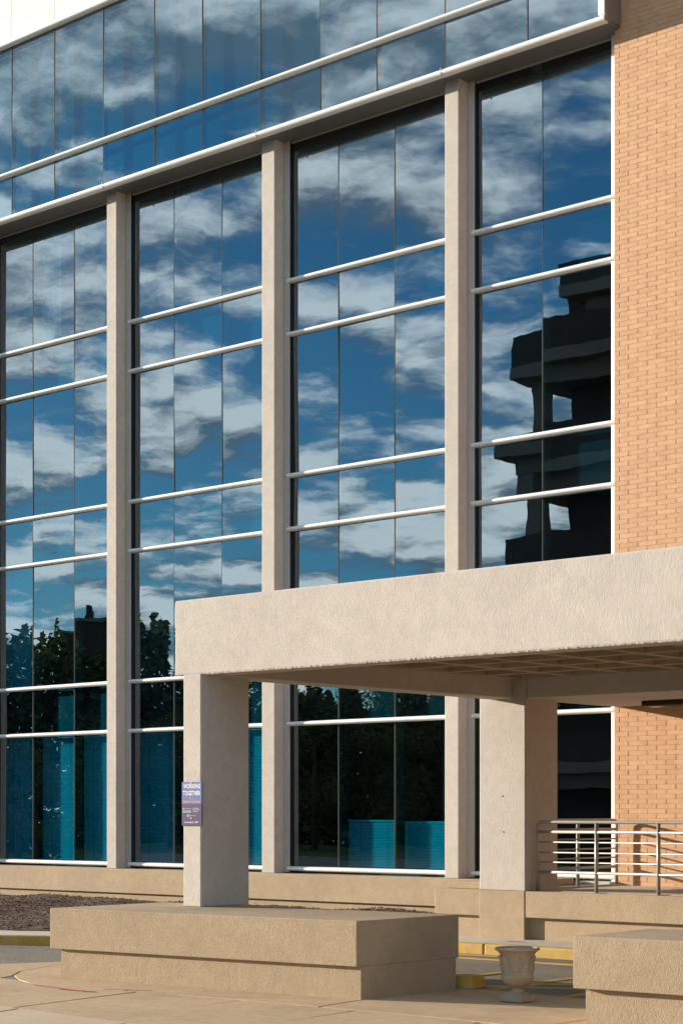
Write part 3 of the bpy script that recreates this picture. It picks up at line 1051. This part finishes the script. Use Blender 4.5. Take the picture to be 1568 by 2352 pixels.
tb = MB(); tb.quad(sp_(528, 1386), sp_(776, 1386), sp_(776, 1350), sp_(528, 1350)); tb.build('logo_band', 'sign_teal', sg)
fl = MB(); fl.v = [sp_(528, 1296), sp_(576, 1296), sp_(570, 1268), sp_(552, 1240), sp_(534, 1268)]; fl.f = [(0, 1, 2, 3, 4)]; fl.build('logo_flame', 'sign_orange', sg)
dc = MB(); cxp, cyp = 690, 1472
outer = [sp_(cxp + 42 * math.cos(a), cyp + 34 * math.sin(a)) for a in [2 * math.pi * k / 18 for k in range(18)]]
innr = [sp_(cxp - 4 + 18 * math.cos(a), cyp + 2 + 13 * math.sin(a)) for a in [2 * math.pi * k / 18 for k in range(18)]]
dc.v = outer + innr; dc.f = [(k, 18 + k, 18 + (k + 1) % 18, (k + 1) % 18) for k in range(18)]
dc.build('logo_ring', 'sign_orange', sg)
for py in (548, 1545):
    q = sp_(775, py)
    MB().lathe([(0.010, 0), (0.009, 0.004), (0.004, 0.006)], 12).build('screw', 'white_metal', sg, (q[0], q[1] + 0.001, q[2])).rotation_euler = (R(90), 0, 0)

# ------------------------------------------------------------------ blinds behind the ground floor glass
def blind(x0, x1, z0, z1, label, group=None, tilt=28):
    e = empty('window_blind', ((x0 + x1) / 2, YG + 0.20, z0), label, 'blind', group)
    mb = MB(); z = z0 + 0.02; y = YG + 0.197; hw = 0.0125; c, s = hw * math.cos(R(tilt)), hw * math.sin(R(tilt))
    while z < z1 - 0.03:
        mb.quad((x0, y - c * 0.6, z - s - 0.004), (x1, y - c * 0.6, z - s - 0.004), (x1, y + c * 0.6, z + s + 0.004), (x0, y + c * 0.6, z + s + 0.004))
        z += 0.0235
    o = mb.build('slats', 'blind_slat', e); tag(o, kind='stuff')
    MB().box(x0, x1, y - 0.02, y + 0.02, z1 - 0.03, z1).build('head_rail', 'blind_slat', e)
    MB().box(x0, x1, y - 0.012, y + 0.012, z0, z0 + 0.015).build('bottom_rail', 'blind_slat', e)
    for k in (0.25, 0.75):
        x = x0 + (x1 - x0) * k
        MB().box(x - 0.0025, x + 0.0025, y - 0.0165, y - 0.0155, z0, z1 - 0.03).build('cord', 'room_paint', e)


ZW0, ZW1 = 0.905, 3.19
blind(-13.55, -12.51, ZW0, ZW1, 'pale blind in dim light, ground floor bay farthest from the brick, beside its far pilaster')
blind(-12.43, -11.33, ZW0, ZW1, 'sunlit pale blind in the middle pane of the ground floor bay farthest from the brick')
blind(-11.24, -10.13, ZW0, ZW1, 'half sunlit pale blind beside the near pilaster of the bay farthest from the brick')
blind(-9.73, -8.67, ZW0, ZW1, 'dim full blind behind the ground floor pane just past the notice pillar')
blind(-8.59, -7.49, ZW0, ZW1, 'blind mostly hidden behind the narrow canopy pillar with the notice')
blind(-7.41, -6.30, ZW0, ZW1, 'narrow visible strip of sunlit blind between the notice pillar and the next pilaster')
blind(-4.765, -3.665, ZW0, 1.66, 'teal looking blind cut low to its lit part in the middle pane of the bay seen under the canopy')  # full blind cut short: its top edge stands for where the light stops
blind(-3.585, -2.475, ZW0, 1.64, 'teal looking blind cut low to its lit part beside the pilaster near the square pillar')  # cut short likewise, the darker upper part left out
# some blinds upstairs, drawn to different heights
up_spots = [(-13.55, -12.51, 4.16, 6.39), (-12.43, -11.9, 10.56, 12.7)]
lab = ['faint blind behind second floor glass of the bay farthest from the brick',
       'narrow blind behind top floor glass of the bay farthest from the brick']
for s_, l in zip(up_spots, lab): blind(*s_, l)

# ------------------------------------------------------------------ mulch bed
def bed_h(x, y):
    yk = lerp_path(strip_in, x)
    t = max(0.0, min(1.0, (y - yk) / max(0.5, (-0.2 - yk))))
    return 0.11 + 0.15 * t ** 0.8 + 0.02 * math.sin(x * 1.7 + 1) * t + 0.015 * math.sin(x * 3.1 + y * 2.3)


mb = MB()
nxm, nym = 90, 24
xa, xb = -15.5, -1.45
for i in range(nxm + 1):
    x = xa + (xb - xa) * i / nxm
    y0 = lerp_path(strip_in, x) - 0.02
    for j in range(nym + 1):
        y = y0 + (-0.125 - y0) * j / nym
        mb.v.append((x, y, bed_h(x, y) + rnd.uniform(-0.012, 0.012)))
for i in range(nxm):
    for j in range(nym):
        a = i * (nym + 1) + j
        mb.f.append((a, a + nym + 1, a + nym + 2, a + 1))
for k in range(26000):
    x = rnd.uniform(-13.6, -2.0) if k % 4 else rnd.uniform(xa, xb)
    y0 = lerp_path(strip_in, x)
    y = rnd.uniform(y0 + 0.01, -0.15)
    z = bed_h(x, y) + rnd.uniform(0.0, 0.022)
    l, w = rnd.uniform(0.02, 0.06), rnd.uniform(0.006, 0.018)
    a = rnd.uniform(0, math.pi); tz = rnd.gauss(0, 0.35); tw = rnd.gauss(0, 0.5)
    d = Vector((math.cos(a), math.sin(a), tz)).normalized() * l / 2
    n = Vector((-math.sin(a), math.cos(a), tw)).normalized() * w / 2
    p = Vector((x, y, z))
    mb.quad(p - d - n, p + d - n, p + d * 0.9 + n, p - d * 0.8 + n)
tag(mb.build('mulch_bed', 'mulch'), 'dark bark mulch filling the bed below the base wall', 'mulch', kind='stuff')

wd = MB()
for k in range(14):
    a = rnd.uniform(0, 6.28); l = rnd.uniform(0.05, 0.12); bx, by = -11.42, -0.24
    d = Vector((math.cos(a) * 0.45, math.sin(a) * 0.3 - 0.1, 1)).normalized(); n = Vector((-math.sin(a), math.cos(a), 0)) * 0.007
    p = Vector((bx + rnd.uniform(-.02, .02), by + rnd.uniform(-.02, .02), 0.20)); m_ = p + d * l * 0.6; q = p + d * l + Vector((math.cos(a), math.sin(a), -0.3)) * 0.02
    wd.quad(p - n * .5, p + n * .5, m_ + n, m_ - n); wd.v.append(tuple(q)); wd.f.append((len(wd.v) - 3, len(wd.v) - 1, len(wd.v) - 2))
tag(wd.build('weed', 'weed_leaf'), 'tiny green weed at the foot of the base wall in the mulch', 'weed')

# ------------------------------------------------------------------ across the street: what the glass reflects
def tree_mesh(seed, leaves, n=5200, h=7.0, rad=2.6):
    r = random.Random(seed)
    tr = MB()
    tr.tube([(0, 0, -0.1), (0.05, 0.02, h * 0.25), (-0.05, 0.06, h * 0.5), (0.0, 0.0, h * 0.8)], [0.2, 0.16, 0.12, 0.04], 8)
    clumps = []
    for k in range(26):
        a = r.uniform(0, 6.28); zz = r.uniform(0.22, 1.0); rr = rad * math.sin(math.pi * min(0.98, zz * 0.85 + 0.1)) * r.uniform(0.35, 1.0)
        c = Vector((rr * math.cos(a), rr * math.sin(a), zz * h)); clumps.append((c, r.uniform(0.5, 1.0)))
        st = Vector((0, 0, max(h * 0.2, c.z - rr * 0.8)))
        tr.tube([st, (st + c) / 2 + Vector((0, 0, 0.1)), c], [0.05, 0.035, 0.012], 5)
    cr = MB()
    for k in range(n):
        c, s = r.choice(clumps)
        d = Vector((r.gauss(0, 1), r.gauss(0, 1), r.gauss(0, 0.8))); d = d.normalized() * s * r.random() ** 0.4
        p = c + d; l = r.uniform(0.06, 0.13)
        u = Vector((r.gauss(0, 1), r.gauss(0, 1), r.gauss(0, 0.6))).normalized(); w = u.cross(Vector((r.gauss(0, 1), r.gauss(0, 1), r.gauss(0, 1)))).normalized()
        cr.quad(p - u * l, p - w * l * 0.5, p + u * l, p + w * l * 0.5)
    return tr.mesh('trunk', 'bark', True), cr.mesh('crown', leaves)


def far_pt(x, y, zv):
    xp = x - 784.0; c, s = math.cos(PHI), math.sin(PHI); lat = zv * xp / F_PX
    return Vector((lat * s - zv * c + 15.0, 0.43 - (lat * c + zv * s - 22.14), (1868.0 - y) * zv / F_PX + 1.77))


TM = [tree_mesh(1, 'leaves'), tree_mesh(2, 'leaves_dark', h=7.5), tree_mesh(5, 'leaves', h=6.2, rad=3.0)]
tspots = []
kinds = ['leafy yellowish street tree', 'dark green street tree', 'broad spreading street tree']
places = ['beside the parking deck corner', 'second along from the parking deck', 'third along from the parking deck', 'fourth along from the parking deck', 'fifth along from the parking deck',
          'sixth along from the parking deck', 'seventh along from the parking deck', 'eighth along from the parking deck', 'at the far end of the row, by the old house']
for k, (fx, zv, sc) in enumerate(((1330, 62, 0.8), (1150, 64, 0.85), (1000, 84, 1.1), (870, 88, 1.15), (720, 84, 1.1), (560, 88, 1.15), (405, 86, 0.9), (230, 88, 0.8), (60, 86, 0.8))):
    q = far_pt(fx, 1868, zv)
    tspots.append((q.x, q.y, (0, 2, 0, 1, 2, 1, 0, 1, 2)[k], sc, kinds[(0, 2, 0, 1, 2, 1, 0, 1, 2)[k]] + ', ' + places[k]))
for (x, y, k, sc, lb_) in tspots:
    e = empty('street_tree', (x, y, -0.06), lb_, 'tree', 'trees across the drive')
    e.rotation_euler = (0, 0, rnd.uniform(0, 6)); e.scale = (sc, sc, sc)
    for nm, me in (('trunk', TM[k][0]), ('crown', TM[k][1])):
        o = bpy.data.objects.new(nm, me); COL.objects.link(o); o.parent = e

deck = empty('parking_deck', (-14, -32, -0.05), 'open parking deck of dark brick parapets on concrete columns across the drive', 'building')
DX0, DX1, DYF, DYB = -21.15, -6.0, -26.2, -48.0
st_top = [(4.4, DX0), (7.65, DX0 - 0.12), (10.9, DX0 + 0.05), (14.15, DX0 - 0.15), (17.4, DX0), (19.4, -18.85)]
for zt_, xl in st_top:
    pr = MB()
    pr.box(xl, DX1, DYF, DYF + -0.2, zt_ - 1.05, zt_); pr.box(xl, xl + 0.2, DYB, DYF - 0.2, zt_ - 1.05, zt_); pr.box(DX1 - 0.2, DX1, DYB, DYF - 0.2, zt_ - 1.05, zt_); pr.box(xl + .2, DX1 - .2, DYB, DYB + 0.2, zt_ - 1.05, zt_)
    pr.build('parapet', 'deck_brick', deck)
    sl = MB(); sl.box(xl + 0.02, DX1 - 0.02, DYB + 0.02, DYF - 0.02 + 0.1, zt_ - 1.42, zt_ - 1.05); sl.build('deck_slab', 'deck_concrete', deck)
    bmx = MB(); bmx.box(xl + 0.55, DX1 - 0.55, DYF - 1.2, DYF - 0.5, zt_ - 1.95, zt_ - 1.42)
    for k in range(4): bmx.box(xl + 0.6 + k * 4.4, xl + 1.2 + k * 4.4, DYB + 0.6, DYF - 1.2, zt_ - 1.9, zt_ - 1.42)
    bmx.build('deck_beam', 'deck_concrete', deck)
for cxk in range(4):
    for cyk in range(4):
        x = DX0 + 0.75 + cxk * 4.5; y = DYF - 0.85 - cyk * 6.6
        MB().box(x - 0.3, x + 0.3, y - 0.3, y + 0.3, -0.06, 15.95 if cxk == 0 else 19.0).build('column', 'deck_concrete', deck)
tw = MB(); tw.box(-19.5, DX1 - 0.6, DYB + 0.7, DYF - 1.3, 0, 18.6); tw.build('inner_wall', 'deck_brick', deck)
fp = MB(); fp.box(DX0 + 0.4, DX1 - 0.4, DYB, DYF - 0.6, -0.06, -0.02); fp.build('ground_slab', 'deck_concrete', deck)

# old brick house far off
ZV = 190
A = far_pt(112, 1425, ZV); B = far_pt(238, 1432, ZV)
hs_e = empty('old_house', (A.x, A.y, -0.06), 'old dark brick house with twin chimneys far beyond the drive', 'building')
d = (B - A); d.z = 0; t = d.normalized(); nrm = Vector((t.y, -t.x, 0))
if nrm.dot(Vector((-1, -1, 0))) < 0: nrm = -nrm
def hbox(s0, s1, d0, d1, z0, z1, nm, mat):
    pts = [A + t * s0 + nrm * d0, A + t * s1 + nrm * d0, A + t * s1 + nrm * d1, A + t * s0 + nrm * d1]
    pl = [(p.x, p.y) for p in pts]
    ar = sum(pl[i][0] * pl[(i + 1) % 4][1] - pl[(i + 1) % 4][0] * pl[i][1] for i in range(4))
    if ar < 0: pl.reverse()
    return MB().prism(pl, z0, z1).build(nm, mat, hs_e)
LW = d.length
hbox(0, LW + 5, 0, 9, -0.06, A.z - 0.3, 'wall', 'deck_brick')
hbox(-0.2, LW + 5.2, -0.2, 9.2, A.z - 0.3, A.z, 'cornice', 'deck_concrete')
px = ZV / F_PX
hbox(58 * px, 76 * px, 2, 3, A.z, A.z + 1.6, 'chimney', 'deck_brick')
hbox(115 * px, 129 * px, 2, 3, A.z, A.z + 1.5, 'chimney', 'deck_brick')
for k in range(4):
    for zz in (1.2, 5.0, 9.0, 12.8):
        hbox(0.6 + k * 1.9, 1.7 + k * 1.9, -0.05, 0.05, zz, zz + 2.0, 'window', 'dark_glass')

# low dense wood beyond the drive: reads as one dark mass
r = random.Random(11)
fw = MB()
for k in range(90000):
    fx = r.uniform(-500, 1900); zv = r.uniform(98, 108)
    q = far_pt(fx, 1868, zv)
    top = (10.9 if fx < 430 else 8.2) + 0.9 * math.sin(fx * 0.021) + 0.5 * math.sin(fx * 0.057 + 2) + 0.35 * math.sin(fx * 0.13) + 0.25 * math.sin(fx * 0.31)
    p = Vector((q.x, q.y, top * r.random()))
    l = r.uniform(0.14, 0.34)
    u = Vector((r.gauss(0, 1), r.gauss(0, 1), r.gauss(0, 0.7))).normalized(); w = u.cross(Vector((r.gauss(0, 1), r.gauss(0, 1), r.gauss(0, 1)))).normalized()
    fw.quad(p - u * l, p - w * l * 0.6, p + u * l, p + w * l * 0.6)
tag(fw.build('far_wood', 'leaves_dark'), 'dense dark wood far beyond the drive', 'wood', kind='stuff')

# unseen brick wing, added and sized to bounce warm sun onto shaded faces
wing = empty('bounce_wing', (16.5, 1.0, 0.0), 'unseen tan brick wing added for warm bounce light past the far end of the entrance canopy', 'building')
MB().box(12.9, 20.5, -6.0, 6.9, -0.05, 18.0).build('wall', 'brick', wing)
MB().box(12.7, 20.7, -6.2, 6.95, 18.0, 18.35).build('parapet', 'stucco', wing)
for zz in (1.0, 4.3, 7.5, 10.7, 13.9):
    for k in range(4):
        y_ = -4.0 + k * 2.7
        MB().box(12.86, 12.95, y_, y_ + 1.3, zz, zz + 1.9).build('window', 'dark_glass', wing)
